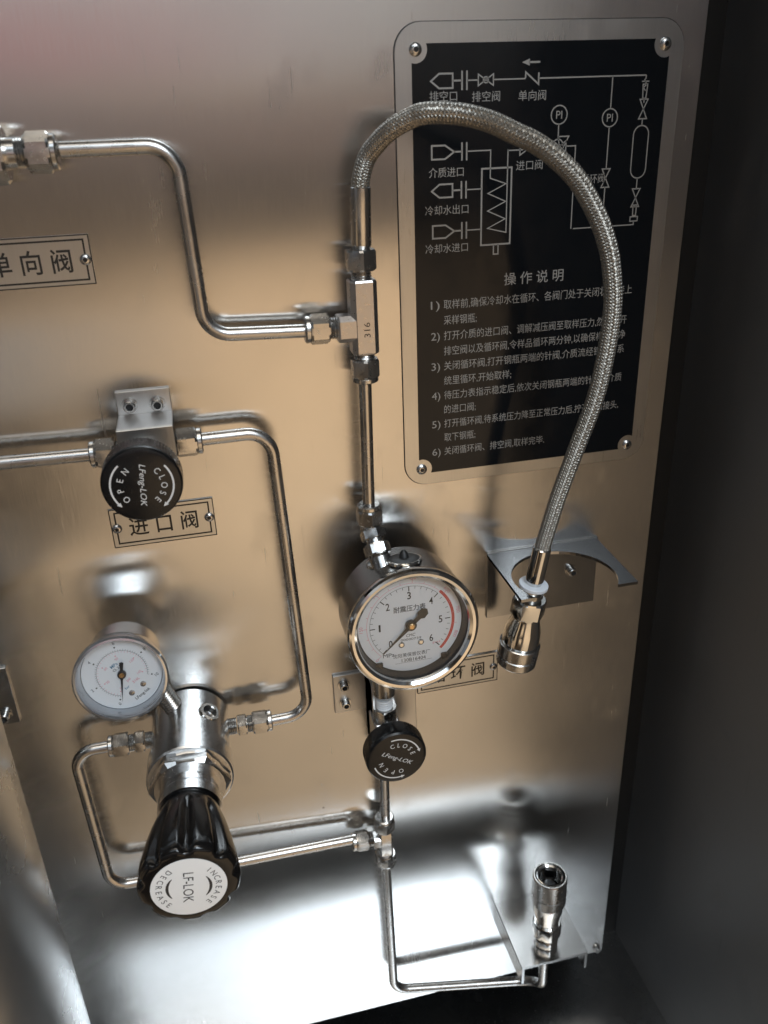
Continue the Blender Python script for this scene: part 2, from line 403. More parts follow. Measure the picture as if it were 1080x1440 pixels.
# ------------------------------------------------------------------ rivets and screws
def rivet(parent, x, z, y, r=2.9):
    b = MB(); b.lathe((x, y, z), (0, -1, 0), [(0, r), (.5, r*.98), (1.0, r*.82), (1.35, r*.55), (1.4, r*.38), (.9, r*.34)], 24, cap0=False)
    o = b.build('rivet', M['fitting'], parent)
    c = MB(); c.disc(x, z, r*.36, y-.95, 12); c.build('rivet_hole', M['dark_hole'], o, smooth=0)
def cap_screw(parent, x, z, y, r=2.8, h=3.4):
    b = MB()
    b.lathe((x, y, z), (0, -1, 0), [(0, r+1.0), (.7, r+1.0)], 24)
    b.lathe((x, y-.7, z), (0, -1, 0), [(0, r), (h-.4, r), (h, r-.4), (h, r*.62)], 28, cap0=False, cap1=False)
    b.lathe((x, y-.7, z), (0, -1, 0), [(h, r*.62), (h-1.4, r*.55)], 6, cap0=False, cap1=False)
    o = b.build('screw', M['fitting'], parent)
    c = MB(); c.disc(x, z, r*.6, y-.7-h+1.4, 6); c.build('socket', M['dark_hole'], o, smooth=0)

# ------------------------------------------------------------------ instruction plate
pl = thing('instruction_plate', 'large black and steel instruction plate with flow diagram, behind the braided hose', 'sign', (170, -.1, -70))
b = MB(); b.plate(rrect(99.6, 240.4, -179.0, 39.8, 12), -.3, -.04); b.build('edge_shadow', M['rubber_and_shade'], pl)  # dark rim larger than the plate, painted in for its edge shadow
b = MB(); b.plate(rrect(100, 240, -178.6, 39.4, 12), -1.0, -.31); b.build('plate', M['etched'], pl, uv='V')
def black_outline():
    x0, x1, z0, z1 = 107.6, 232.8, -172.2, 31.2; r = 5.6; out = []
    for (cx, cz, sx, sz) in ((230.3, 29, 1, 1), (109.2, 29, -1, 1), (109.2, -169.7, -1, -1), (230, -169.9, 1, -1)):
        # arc of the bare circle round the rivet, bulging into the field
        ex = x1 if sx > 0 else x0; ez = z1 if sz > 0 else z0
        dx = abs(ex-cx); dz = abs(ez-cz)
        pa = (ex, cz - sz*math.sqrt(r*r-dx*dx)); pb = (cx - sx*math.sqrt(r*r-dz*dz), ez)
        a0 = math.atan2(pa[1]-cz, pa[0]-cx); a1 = math.atan2(pb[1]-cz, pb[0]-cx)
        d = (a1-a0 + math.pi) % (2*math.pi) - math.pi
        # go the way that passes through the inside of the field
        ain = math.atan2(-sz, -sx); mid = a0+d/2
        if math.cos(mid-ain) < 0: d = d - 2*math.pi if d > 0 else d + 2*math.pi
        seg = [(cx+r*math.cos(a0+d*i/10), cz+r*math.sin(a0+d*i/10)) for i in range(11)]
        if sx*sz < 0: seg.reverse()
        out += seg
    return out
b = MB(); b.plate(black_outline(), -1.12, -1.0); b.build('black_field', M['black_paint'], pl, smooth=0)
for x, z in ((109.4, 28.9), (230.4, 29), (230, -170.1), (109, -169.7)): rivet(pl, x, z, -1.05)
Y = -1.18
d = MB()
def ln(*p, w_=.55, close=False): d.stroke(p, w_, Y, close)
def port(tip, left):            # pentagon inlet/outlet symbol with the double bar; tip = left end, (x, z)
    x, z = tip
    if left: ln((x, z), (x+3.8, z+2.9), (x+10.2, z+2.9), (x+10.2, z-2.9), (x+3.8, z-2.9), w_=.75, close=True); ln((x+10.2, z), (x+14.5, z), w_=.75)
    else: ln((x, z+2.9), (x+6.4, z+2.9), (x+10.8, z), (x+6.4, z-2.9), (x, z-2.9), w_=.75, close=True); ln((x+10.8, z), (x+14.5, z), w_=.75)
    ln((x+14.6, z+3.9), (x+14.6, z-3.9), w_=.75); ln((x+16.9, z+3.9), (x+16.9, z-3.9), w_=.75)
def valve_h(x, z, r=3.6): ln((x-r, z+2.3), (x-r, z-2.3), (x+r, z+2.3), (x+r, z-2.3), close=True)
def valve_v(x, z, r=4.2): ln((x-2.1, z+r), (x+2.1, z+r), (x, z), close=True); ln((x-2.1, z-r), (x+2.1, z-r), (x, z), close=True)
def ring(x, z, r): ln(*[(x+r*math.cos(i*math.pi/12), z+r*math.sin(i*math.pi/12)) for i in range(24)], close=True)
t1, t2, t3, t4 = (116.3,16.3), (116.4,-13.0), (116.2,-29.7), (116.5,-48.0)
port(t1, True); port(t2, False); port(t3, True); port(t4, False)
zt = t1[1]; xv = (142.2,16.1)[0]; xs = (164.7,16.1)[0]; xr = (221.8,16.1)[0]
ln((t1[0]+16.9, zt), (xv-3.6, zt)); valve_h(xv, zt); ring(xv, zt, 1.2); ln((xv+3.6, zt), (xs-3.4, zt))
ln((xs-3.4, zt+.2), (xs-3.4, zt+2.6), (xs+3, zt-2.4), (xs+3, zt+2.4), w_=.7); ln((xs+3, zt), (xr, zt), w_=.6)
ln((xs+3.5, zt+6.6), (xs-2, zt+6.6), w_=.8); d.add([(xs-5.4, Y, zt+6.6), (xs-1.6, Y, zt+8), (xs-1.6, Y, zt+5.2)], [(0, 1, 2)])
xp = (204.7,15.9)[0]; zp = (205.0,-1.3)[1]
ln((xp, zt), (xp, zp+4)); ring(xp, zp, 3.9); d.text('PI', xp, zp, h=3.4, y=Y)
zv = (205.1,-28.0)[1]; ln((xp, zp-4), (xp, zv+4.2)); valve_v(xp, zv); zb = (189.0,-50.6)[1]; ln((xp, zv-4.2), (xp, zb))
ln((xr, zt), (xr, zt-1.6)); ln((xr-.6, zt-1.6), (xr+.6, zt-4), (xr-.9, zt-5.2), (xr+.3, zt-6.6))
z1_ = (221.7,9.5)[1]; ln((xr-1.2, z1_+3), (xr+1.2, z1_+3), (xr+.8, z1_-3), (xr-.8, z1_-3), close=True); ln((xr-1.9, z1_+4.2), (xr+1.9, z1_+4.2)); ln((xr, z1_-3), (xr, z1_-5))
z2_ = (221.5,1.9)[1]; valve_v(xr, z2_); ct, cb = (221.6,-5.2)[1], (222.0,-28.8)[1]
ln((xr, z2_-4.2), (xr, ct)); rr = 4.0
ln(*[(xr+rr*math.cos(R(a)), ct-rr+rr*math.sin(R(a))) for a in range(0, 181, 20)], *[(xr+rr*math.cos(R(a)), cb+rr+rr*math.sin(R(a))) for a in range(180, 361, 20)], close=True)
z3_ = (221.6,-37.9)[1]; ln((xr, cb), (xr, z3_+4.2)); valve_v(xr, z3_)
z4_ = (221.6,-45.3)[1]; ln((xr, z3_-4.2), (xr, z4_+4)); ln((xr-1, z4_+4), (xr+1, z4_+4), (xr+.8, z4_-1), (xr-.8, z4_-1), close=True); ln((xr-2, z4_-1.5), (xr+2, z4_-1.5), (xr+2, z4_-3.6), (xr-2, z4_-3.6), close=True)
ln((xr, z4_-3.6), (xr, zb), ((189.0,-50.6)[0], zb)); xq = (187.9,-33.7)[0]; ln((xq, zb), (xq, (188.9,-12.8)[1]), (xq-5, (188.9,-12.8)[1]))
xg, zg = (178.7,0.8)[0], (178.7,0.8)[1]; ring(xg, zg, 4.0); d.text('PI', xg, zg, h=3.4, y=Y); ln((xg, zg-4), (xg, zg-11))
ln((xg+.2, zg-9.3), (xg+5.4, zg-9.3), (xg+1.2, zg-17.5), close=True)
ln(*[(xg+2.6*math.cos(R(a)), zg-13+2.6*math.sin(R(a))) for a in range(0, 181, 20)], close=True); ln((xg, zg-13), (xg, zg-18))
xe = xq-5; ze = (188.9,-12.8)[1]; ln((xe, ze+2.4), (xe, ze-2.4), (xe-6.5, ze+2.4), (xe-6.5, ze-2.4), close=True)
ex0, ez0, ex1, ez1 = (140.9,-20.9)[0], (140.9,-20.9)[1], (155.8,-20.9)[0], (141.7,-55.5)[1]
ln((ex0, ez0), (ex1, ez0), (ex1, ez1), (ex0, ez1), w_=.8, close=True); ln((ex0+6.5, ez1), (ex0+6.5, ez1-4.6), (ex1-6, ez1-4.6), (ex1-6, ez1), w_=.6)
xa = ex0+4.2; xb = (153.7,-13.5)[0]; zc0 = (144.2,-26.4)[1]; zc1 = (143.1,-50.2)[1]; st = (zc0-zc1)/6
ln((t2[0]+16.9, t2[1]), (xa, t2[1]), (xa, zc0+st*.3), *[(xa-1+(9 if i % 2 == 0 else 0), zc0-st*(i+.4)) for i in range(6)], (xb, zc1), (xb, ez0+8), (xb, (153.7,-13.5)[1]), ((161.2,-13.6)[0], (153.7,-13.5)[1]))
valve_h((163.3,-13.7)[0], (153.7,-13.5)[1])
ln((t3[0]+16.9, t3[1]), (ex0, t3[1])); ln((t4[0]+16.9, t4[1]), (ex0, t4[1]))
d.build('flow_diagram', M['silver_print'], pl, smooth=0)
for t, q, wd in (('排空口', (122.1,10.2), 13), ('排空阀', (142.4,9.6), 13.5), ('单向阀', (164.9,9.4), 13.5), ('介质进口', (123.4,-21.6), 17), ('冷却水出口', (123.6,-38.2), 21.5), ('冷却水进口', (123.5,-55.7), 21.5), ('进口阀', (164.7,-20.3), 13.5), ('循环阀', (198.2,-27.9), 12)):
    b = MB(); b.text(t, q[0], q[1], h=4.3, wd=wd, y=Y); b.build('lettering', M['silver_print'], pl, smooth=0)
q0, q1 = (153.4,-72.3), (185.3,-73.0)
b = MB(); b.text('操 作 说 明', (q0[0]+q1[0])/2, (q0[1]+q1[1])/2, h=6.2, wd=q1[0]-q0[0], y=Y, bold=.006); b.build('lettering', M['silver_print'], pl, smooth=0)
xl, xi = (121.8,-82.0)[0], (115.1,-82.7)[0]; za, zz = (121.8,-84.6)[1], (121.4,-162.6)[1]
xe_ = (224.4,-84.1)[0]
body = [('1)', '取样前,确保冷却水在循环、各阀门处于关闭状态,接上', 1.0), ('', '采样钢瓶;', .17), ('2)', '打开介质的进口阀、调解减压阀至取样压力,然后打开', .985), ('', '排空阀以及循环阀,令样品循环两分钟,以确保样品纯净', .985),
        ('3)', '关闭循环阀,打开钢瓶两端的针阀,介质流经钢瓶在系', .985), ('', '统里循环,开始取样;', .36), ('4)', '待压力表指示稳定后,依次关闭钢瓶两端的针阀和介质', .985), ('', '的进口阀;', .17), ('5)', '打开循环阀,待系统压力降至正常压力后,拧开快插接头,', .98),
        ('', '取下钢瓶;', .17), ('6)', '关闭循环阀、排空阀,取样完毕.', .56)]
for i, (n_, t, fr_) in enumerate(body):
    z = za + (zz-za)*i/10
    b = MB()
    if n_: b.text(n_, xi, z, size=5.6, wd=4.6, y=Y, left=True)
    b.text(t, xl, z, size=5.1, wd=(xe_-xl)*fr_, y=Y, left=True)
    b.build('lettering', M['silver_print'], pl, smooth=0)

# ------------------------------------------------------------------ small engraved name plates
def name_plate(x1, z1, text, label, wd=52.0, ht=21.5):
    x0, z0 = x1-wd, z1-ht; cx, cz = (x0+x1)/2, (z0+z1)/2
    o = thing('name_plate', label, 'label', (cx, -.1, cz), 'engraved name plates under the valves')
    b = MB(); b.box(x0, x1, -.85, -.05, z0, z1, .12); b.build('plate', M['etched'], o, uv='V')
    b = MB(); b.stroke([(x0+.25, z0+.25), (x1-.25, z0+.25), (x1-.25, z1-.25), (x0+.25, z1-.25)], .5, -.9, True)
    b.stroke([(x0+2.7, z0+2.2), (x1-2.7, z0+2.2), (x1-2.7, z1-2.2), (x0+2.7, z1-2.2)], .8, -.9, True); b.build('border', M['black_print'], o, smooth=0)
    b = MB(); b.text(text, cx, cz, h=10.4, wd=34.5, y=-.9, bold=.012); b.build('lettering', M['black_print'], o, smooth=0)
    for x in (x0+2.9, x1-2.9): rivet(o, x, cz, -.85, 2.5)
name_plate(-40.6, -39, '单 向 阀', 'engraved name plate cut off by the left edge, below the large hex fittings')
name_plate(-2.9, -171, '进 口 阀', 'engraved name plate partly hidden under the black valve knob on the left')
name_plate(155.8, -297, '循 环 阀', 'engraved name plate behind the lower right of the large pressure gauge')

# ------------------------------------------------------------------ tubes
RT = 3.18
def steel_tube(pts, label, fil=12.5):
    b = MB(); b.tube(pts, RT, fil); return tag(b.build('steel_tube', M['tube'], origin=pts[0]), label, 'tube', 'bent stainless steel tubes')
steel_tube([(-44, -14, -5), (1.5, -14, -5), (4, -14, -84.8), (56, -14, -87)], 'S-bent steel tube from the hex fitting at top left to the forged tee')
steel_tube([(77.6, -14, -108), (76.4, -14, -182)], 'short straight upright steel tube between the forged tee and the large gauge')
steel_tube([(-110, -15, -134.5), (-50, -15, -135.7)], 'straight steel tube entering from the left edge to the left valve')
steel_tube([(-8, -14.5, -134.3), (29, -14, -134.2), (35, -14, -308), (8, -14, -308.6)], 'steel tube from the left valve down to the right port of the regulator')
steel_tube([(-72, -14, -306.2), (-95.3, -14, -306.2), (-93, -14, -410.5), (60, -10, -417.5)], 'steel tube looping from the regulator left port round below its knob')
steel_tube([(78.4, -12, -350), (78.2, -10, -404)], 'short upright steel tube below the knob of the valve under the gauge')
steel_tube([(77, -10, -440), (78.6, -10.5, -572.5), (182, -19, -588), (182.4, -38, -566), (182.4, -38, -528)], 'lowest steel tube bending right to run under the small shelf')

# ------------------------------------------------------------------ fittings
def ax(o, a):                 # helper returning point at distance t
    O, A = Vector(o), Vector(a).normalized(); return lambda t: tuple(O + A*t)
def comp_nut(parent, o, a, af=12.7, L_=10.5, name='nut', neck=4.0):
    """compression nut at o pointing along a (towards the tube): threads/neck, hexagon, turned collar"""
    b = MB(); b.hexa(o, a, neck, neck+L_, af, .9)
    b.lathe(o, a, [(neck+L_, af*.47), (neck+L_+.4, af*.5), (neck+L_+2.0, af*.5), (neck+L_+2.6, af*.44), (neck+L_+2.6, RT)], 30, cap0=False)
    n_ = b.build(name, M['fitting'], parent)
    b = MB(); b.thread(o, a, 0, neck+.3, af*.41, 1.2, .35); b.build('thread', M['fitting'], n_)
    return n_

# forged tee with 316 stamp
te = thing('forged_tee', 'forged steel tee stamped 316 joining the hose to the tubes', 'fitting', (78, -14, -86))
def oct_bar(b, p0, p1, hw=6.4, ch=2.3, front=4.4):
    """square forged bar with chamfered long edges"""
    A = (Vector(p1)-Vector(p0)).normalized(); F_ = Vector((0, -1, 0)); U = A.cross(F_)
    pr = [(-hw, hw-ch), (-hw+ch, hw), (hw-ch, hw), (hw, hw-ch), (hw, -hw+ch), (hw-ch, -hw), (-hw+ch, -hw), (-hw, -hw+ch)]
    rings = [[Vector(p) + U*(u*k) + F_*(f*k) for u, f in pr] for p, k in ((p0, .93), (Vector(p0)+A*.8, 1), (Vector(p1)-A*.8, 1), (p1, .93))]
    b.loft(rings)
b = MB(); oct_bar(b, (77.9, -14, -65), (77.9, -14, -99.5)); oct_bar(b, (77, -13.9, -87), (65, -13.9, -87), 6.2)
b.build('tee_body', M['forged'], te)
b = MB(); b.text('316', 78.4, -87.5, h=3.0, wd=7.0, y=-20.46, rot=R(90)); b.build('stamp', M['black_print'], te, smooth=0)
comp_nut(te, (65.2, -14, -86.6), (-1, 0, .02), L_=9)
comp_nut(te, (77.8, -14, -99.5), (0, 0, -1), L_=9, neck=3)
b = MB(); b.thread((78, -14, -65), (0, 0, 1), 0, 4, 4.9, 1.2, .5); b.hexa((78, -14, -65), (0, 0, 1), 4, 13.4, 13.2, .9); b.build('adapter', M['fitting'], te)

# check valve / union at the upper left
cv = thing('check_valve', 'large hex union fitting at the left edge of the panel near the top', 'fitting', (-72, -15, -6))
comp_nut(cv, (-61, -15, -5.6), (1, 0, 0), L_=9.5, af=14)
b = MB(); b.hexa((-76, -15, -5.6), (1, 0, 0), 0, 11.5, 20, 1.2); b.lathe((-76, -15, -5.6), (1, 0, 0), [(11.4, 6), (15.2, 6)], 28); b.build('union_hexagon', M['fitting'], cv)
b = MB(); b.lathe((-120, -15, -6.5), (1, 0, 0), [(0, 9), (43, 9), (43.9, 8)], 36); b.build('valve_body', M['fitting'], cv)

# ------------------------------------------------------------------ panel valve
def knob(parent, c, r, h, rot, part='knob'):
    """black round knob facing -y, c = centre of its front face; lettering turned by rot"""
    cx, y, cz = c
    def kn(th, t, rr): return rr - (.32 if (int(round(th/(2*math.pi)*144)) % 2) and 1.2 < t < h-3.0 else 0)
    b = MB(); b.lathe((cx, y+h, cz), (0, -1, 0), [(0, r*.42), (0.6, r*.8), (1.0, r*.97), (2, r), (h-3.5, r), (h-2.6, r), (h-1.3, r*.985), (h-.4, r*.94), (h, r*.86)], 144, rf=kn)
    k = b.build(part, M['knob_matt'], parent, smooth=28)
    yy = y-.12; t = MB()
    t.text('LFeng-LOK', cx, cz, h=r*.20, wd=r*1.12, y=yy, rot=rot, shear=.25)
    up = rot+math.pi/2
    t.arc_text('CLOSE', cx, cz, r*.54, up, R(92), r*.23, yy, True)
    t.arc_text('OPEN', cx, cz, r*.54, up+math.pi, R(88), r*.23, yy, True)
    for sgn, base in ((-1, up), (1, up+math.pi)):
        a0 = base - sgn*R(44); a1 = base + sgn*R(40)
        pts = [(cx+r*.76*math.cos(a0+(a1-a0)*i/16), cz+r*.76*math.sin(a0+(a1-a0)*i/16)) for i in range(17)]
        t.stroke(pts, r*.045, yy)
        tip = a1 + sgn*R(9); 
        t.add([(cx+r*.76*math.cos(tip), yy, cz+r*.76*math.sin(tip)), (cx+r*.82*math.cos(a1), yy, cz+r*.82*math.sin(a1)), (cx+r*.70*math.cos(a1), yy, cz+r*.70*math.sin(a1))], [(0, 1, 2)])
    t.build('lettering', M['white_print'], k, smooth=0)
    return k
v1 = thing('needle_valve', 'needle valve with black round knob between two tubes at left, above its name plate', 'valve', (-30, -15, -135), 'needle valves with black open-close knobs')
b = MB(); b.box(-41, -19.5, -22.5, -7.5, -143, -127, 1.2); b.build('valve_body', M['forged'], v1)
comp_nut(v1, (-41, -15, -135.6), (-1, 0, 0), L_=9, neck=3.2); comp_nut(v1, (-19.5, -15, -134.6), (1, 0, 0), L_=10, neck=3.2)
b = MB(); b.hexa((-30.6, -22, -135.6), (0, -1, 0), 3.6, 8, 17, .8, rot=R(15)); b.lathe((-30.6, -22, -135.6), (0, -1, 0), [(0, 5), (9, 5), (9, 3.4), (27, 3.4)], 28); b.build('bonnet_nut', M['fitting'], v1)
knob(v1, (-30.8, -61, -135.7), 17.2, 14.5, R(-96))
bk = thing('valve_bracket', 'bent steel bracket with two socket screws holding the left valve', 'bracket', (-29, 0, -118), 'bent valve brackets')
b = MB(); b.box(-41.5, -16, -2, -.05, -124, -110.8, .3); b.build('mounting_flange', M['bracket'], bk, uv='V')
b = MB(); b.box(-41.5, -16, -24, -2.01, -124, -122.2, .3); b.build('web', M['bracket'], bk, uv='H')
b = MB(); b.box(-41.5, -16, -25.6, -23.8, -148, -122.2, .3); b.build('front_flange', M['bracket'], bk, uv='V')
cap_screw(bk, -35.4, -117.6, -2); cap_screw(bk, -22.6, -118.0, -2)

v2 = thing('needle_valve', 'needle valve with black round knob and white thread tape directly under the large gauge', 'valve', (78, -20, -320), 'needle valves with black open-close knobs')
b = MB(); b.box(70.4, 85.6, -32, -14, -340, -312, 1.2); b.build('valve_body', M['forged'], v2)
b = MB(); b.hexa((77.8, -25, -314), (0, 0, 1), 0, 10.5, 13.5, .9, rot=.2); b.build('upper_nut', M['fitting'], v2)
b = MB(); b.thread((77.7, -25, -303.5), (0, 0, 1), 0, 6.5, 4.9, 1.6, .45); b.build('thread_tape', M['tape'], v2)
b = MB(); b.hexa((78, -31, -318.5), (0, -1, 0), 0, 5, 15, .8); b.lathe((78, -31, -318.5), (0, -1, 0), [(4, 4.5), (14, 4.5)], 24); b.build('bonnet_nut', M['fitting'], v2)
comp_nut(v2, (78.4, -12.6, -340), (0, .03, -1), L_=8, neck=3)
knob(v2, (78.0, -52, -319.5), 17.4, 12.5, R(-31))
bk = thing('valve_bracket', 'bent steel bracket with two stacked screws left of the valve under the large gauge', 'bracket', (62, 0, -308), 'bent valve brackets')
b = MB(); b.box(52.1, 73, -2, -.05, -321.5, -294.4, .3); b.build('mounting_flange', M['bracket'], bk, uv='V')
b = MB(); b.box(71.2, 73, -22, -2.01, -340, -290, .3); b.build('web', M['bracket'], bk, uv='H')
b = MB(); b.box(71.2, 97, -23.6, -21.8, -340, -290, .3); b.build('front_flange', M['bracket'], bk, uv='V')
cap_screw(bk, 58.3, -301.2, -2, 2.5); cap_screw(bk, 58.6, -314.6, -2, 2.5)

# lower tee
t2_ = thing('tube_tee', 'small steel union tee where three tubes meet below the right hand knob', 'fitting', (77.4, -10, -423))
b = MB(); oct_bar(b, (77.4, -10, -415), (77.2, -10, -434), 4.6, 1.4); oct_bar(b, (77, -10, -422.5), (69, -10, -422.3), 4.4, 1.4); b.build('tee_body', M['fitting'], t2_)
comp_nut(t2_, (77.4, -10, -415), (0, 0, 1), L_=7.5, neck=1.5); comp_nut(t2_, (77.2, -10, -434), (0, 0, -1), L_=7.5, neck=1.5)
comp_nut(t2_, (69.2, -10, -420.5), (-1, 0, .05), L_=8.0, neck=3.2, af=11.5)

# ------------------------------------------------------------------ braided hose
HP = [(79.3, -14, -26.6), (80.0, -14.5, -20.7), (82.3, -17, -13.2), (85.7, -23, -7.6), (90.2, -31, -2.3), (97, -40, 1.9), (101.7, -46, 3.2), (109.3, -51, 2.9), (116.9, -55, 1.5), (125.4, -58, -1.3),
      (133.4, -60, -5.2), (142.9, -61, -9.5), (151.7, -62, -15.6), (160.9, -62, -23.8), (169.5, -62, -35.9), (175.2, -61.5, -46.3), (179.4, -61, -57.8), (182.6, -60, -76.3), (182.4, -58, -98), (180.1, -55, -121.4),
      (174.6, -51, -146.2), (168.6, -47, -172.2), (165.8, -45, -187), (162.8, -42, -205.9)]
RH = 4.1
hs = thing('braided_hose', 'steel braided flexible hose arching from the tee over the black instruction plate', 'hose', HP[0])
path = spline(HP, .33); fr_ = frames(path); LH = .33
b = MB(); b.sweep(path[::6] + [path[-1]], RH-.55, 20); b.build('inner_hose', M['under_braid'], hs)
pitch = 20.0; NB = 13; b = MB()
def on_hose(k, th, rad):
    t, u, w_ = fr_[k]; return path[k] + u*(rad*math.cos(th)) + w_*(rad*math.sin(th))
for sgn in (1, -1):
    for i in range(NB):
        rows = []
        for k in range(0, len(path)):
            s_ = k*LH; th = sgn*2*math.pi*s_/pitch + 2*math.pi*i/NB
            und = math.cos(math.pi*2*NB*s_/pitch)*sgn
            rad = RH - .15 + .20*und; wth = .86/RH      # half width as an angle
            rows.append([on_hose(k, th-wth, rad-.22), on_hose(k, th-wth*.5, rad+.06), on_hose(k, th+wth*.5, rad+.06), on_hose(k, th+wth, rad-.22)])
        v = [p for r_ in rows for p in r_]; f = []
        for k in range(len(rows)-1):
            for j in range(3):
                q = (k*4+j, (k+1)*4+j, (k+1)*4+j+1, k*4+j+1); f.append(q)
        b.add(v, f)
o = b.build('braid', M['braid'], hs, smooth=35); o['kind'] = 'stuff'
b = MB(); b.lathe((79.4, -14, -26.0), (-.03, 0, -1), [(-1, 4.3), (-.6, 4.7), (23.5, 4.75), (24.6, 4.3), (25.5, 3.9), (26.6, 3.9)], 36); b.build('ferrule', M['fitting'], hs)
e0 = Vector(HP[-1]); ea = Vector((-.125, .10, -1)).normalized()
b = MB(); b.lathe(tuple(e0 - ea*1), tuple(ea), [(0, 4.3), (.5, 4.9), (20.5, 4.9), (21.4, 4.2), (26, 4.2)], 36); b.build('ferrule', M['chrome'], hs)

# quick coupler on the hose end
c0 = e0 + ea*23.5
qc = thing('quick_coupler', 'steel quick coupling hanging from the free end of the braided hose', 'coupling', tuple(c0), 'quick couplings')
b = MB(); b.lathe(tuple(c0), tuple(ea), [(-1.5, 7.6), (-1.2, 8.0), (.4, 8.0), (.8, 7.4), (.8, 4.4)], 36); b.build('plastic_washer', M['plastic'], qc)
b = MB(); b.lathe(tuple(c0), tuple(ea), [(.8, 5.6), (4, 5.2), (4, 6.4), (5, 6.6), (6.0, 6.6), (6.6, 5.6), (9, 5.6)], 32); b.build('neck', M['fitting'], qc)
b = MB(); b.hexa(tuple(c0), tuple(ea), 8, 19, 17.0, .9, rot=.3); b.build('hexagon', M['chrome'], qc)
b = MB(); b.lathe(tuple(c0), tuple(ea), [(19, 8.0), (21, 7.8), (29, 9.9), (36, 10.4), (37, 10.4), (37.4, 9.8), (38.6, 9.8)], 48); b.build('sleeve', M['chrome'], qc)
b = MB(); b.lathe(tuple(c0), tuple(ea), [(38.4, 11.1), (38.8, 11.6), (45, 11.6), (45.5, 11.1), (46.5, 11.1), (47, 11.6), (51.5, 11.5), (52.4, 10.9), (52.4, 8.6), (49, 8.2)], 48); b.build('locking_collar', M['fitting'], qc)

# upper shelf with a round notch for the hose
sh = thing('hose_holder', 'bent steel hose holder with round notch right of the large gauge', 'bracket', (182, 0, -240))
b = MB(); b.box(147.5, 217, -1.8, -.05, -271, -226.9, .3); b.build('mounting_flange', M['sheet'], sh, uv='V')
cxn, cyn, rn = 178.5, -38.0, 28.7
def shelf(parent, outline, z0, z1, m='sheet'):
    n = len(outline); v = [(x, y, z1) for x, y in outline] + [(x, y, z0) for x, y in outline]
    f = [tuple(range(n)), tuple(reversed(range(n, 2*n)))] + [(i, i+n, (i+1) % n+n, (i+1) % n) for i in range(n)]
    b = MB(); b.add(v, f); return b.build('shelf', M[m], parent, uv='H', smooth=0)
a0, a1 = math.asin((-54.6-cyn)/rn), 0
arc = [(cxn+rn*math.cos(a), cyn+rn*math.sin(a)) for a in [a0 + (math.pi-2*a0)*i/40 for i in range(41)]]
shelf(sh, [(147, -54.6), (147, -1.9), (215.6, -1.9), (213.6, -54.6)] + arc, -229, -227.2, 'holder')
cap_screw(sh, 200.5, -246.6, -1.8, 2.6)

# lower shelf with the fixed coupler
s2 = thing('coupler_shelf', 'small bent steel shelf at the bottom right carrying the upright coupling', 'bracket', (183, 0, -521))
shelf(s2, [(159.3, -53), (159.3, -.1), (207.2, -.1), (207.2, -53)], -522.8, -521)
b = MB()
for xa_, xb_ in ((159.3, 161), (205.5, 207.2)): 
    b = MB(); v = [(x, y, z) for x in (xa_, xb_) for y, z in ((-53, -522.81), (-.1, -522.81), (-.1, -540), (-8, -540), (-53, -537))]
    f = [(0, 1, 2, 3, 4), (9, 8, 7, 6, 5)] + [(i, i+5, (i+1) % 5+5, (i+1) % 5) for i in range(5)]; b.add(v, f); b.build('side_flange', M['sheet'], s2, uv='V', smooth=0)
X2, Y2 = 182.6, -38.0; up_ = (0, 0, 1)
q2 = thing('quick_coupler', 'upright open steel quick coupling standing on the small shelf at the bottom right', 'coupling', (X2, Y2, -521), 'quick couplings')
b = MB(); b.hexa((X2, Y2, -521), up_, .1, 7, 15, .9, rot=.1); b.lathe((X2, Y2, -521), up_, [(6.9, 5.2), (10, 5.2)], 28); b.build('lock_nut', M['fitting'], q2)
b = MB(); b.hexa((X2, Y2, -521), up_, 9.6, 21, 18, 1.0, rot=.1); b.build('hexagon', M['chrome'], q2)
b = MB(); b.lathe((X2, Y2, -521), up_, [(20.5, 8.0), (24, 7.8), (33, 9.9), (40, 10.4), (41, 9.8), (42, 9.8)], 48); b.build('sleeve', M['chrome'], q2)
b = MB(); b.lathe((X2, Y2, -521), up_, [(41.8, 11.2), (42.2, 11.6), (49, 11.6), (49.5, 11.2), (50.2, 11.2), (50.7, 11.6), (63.6, 11.4), (64.6, 10.9), (64.6, 10.0), (63.6, 9.7)], 56, cap1=False); b.build('locking_collar', M['fitting'], q2)
b = MB(); b.lathe((X2, Y2, -521), up_, [(60, 9.7), (62.6, 9.7)], 48, cap0=False, cap1=False); b.build('black_seal', M['rubber_and_shade'], q2)
b = MB(); b.lathe((X2, Y2, -521), up_, [(61, 9.6), (64.2, 9.0), (64.4, 8.4), (63.6, 7.4), (45, 7.2), (45, .1)], 48, cap0=False, cap1=True); b.build('socket', M['chrome'], q2)
b = MB(); b.lathe((X2, Y2, -521), up_, [(45.1, 6.9), (52, 6.9), (52, 4.2), (56.5, 3.8), (56.5, .1)], 40, cap0=False); b.build('inner_valve', M['dark_hole'], q2)
b = MB(); b.hexa((X2, Y2, -522.9), (0, 0, -1), 0, 5, 14, .6); b.lathe((X2, Y2, -522.9), (0, 0, -1), [(4.9, 5.4), (9.5, 5.4), (10, 4.6)], 28); b.build('lower_nut', M['fitting'], q2)

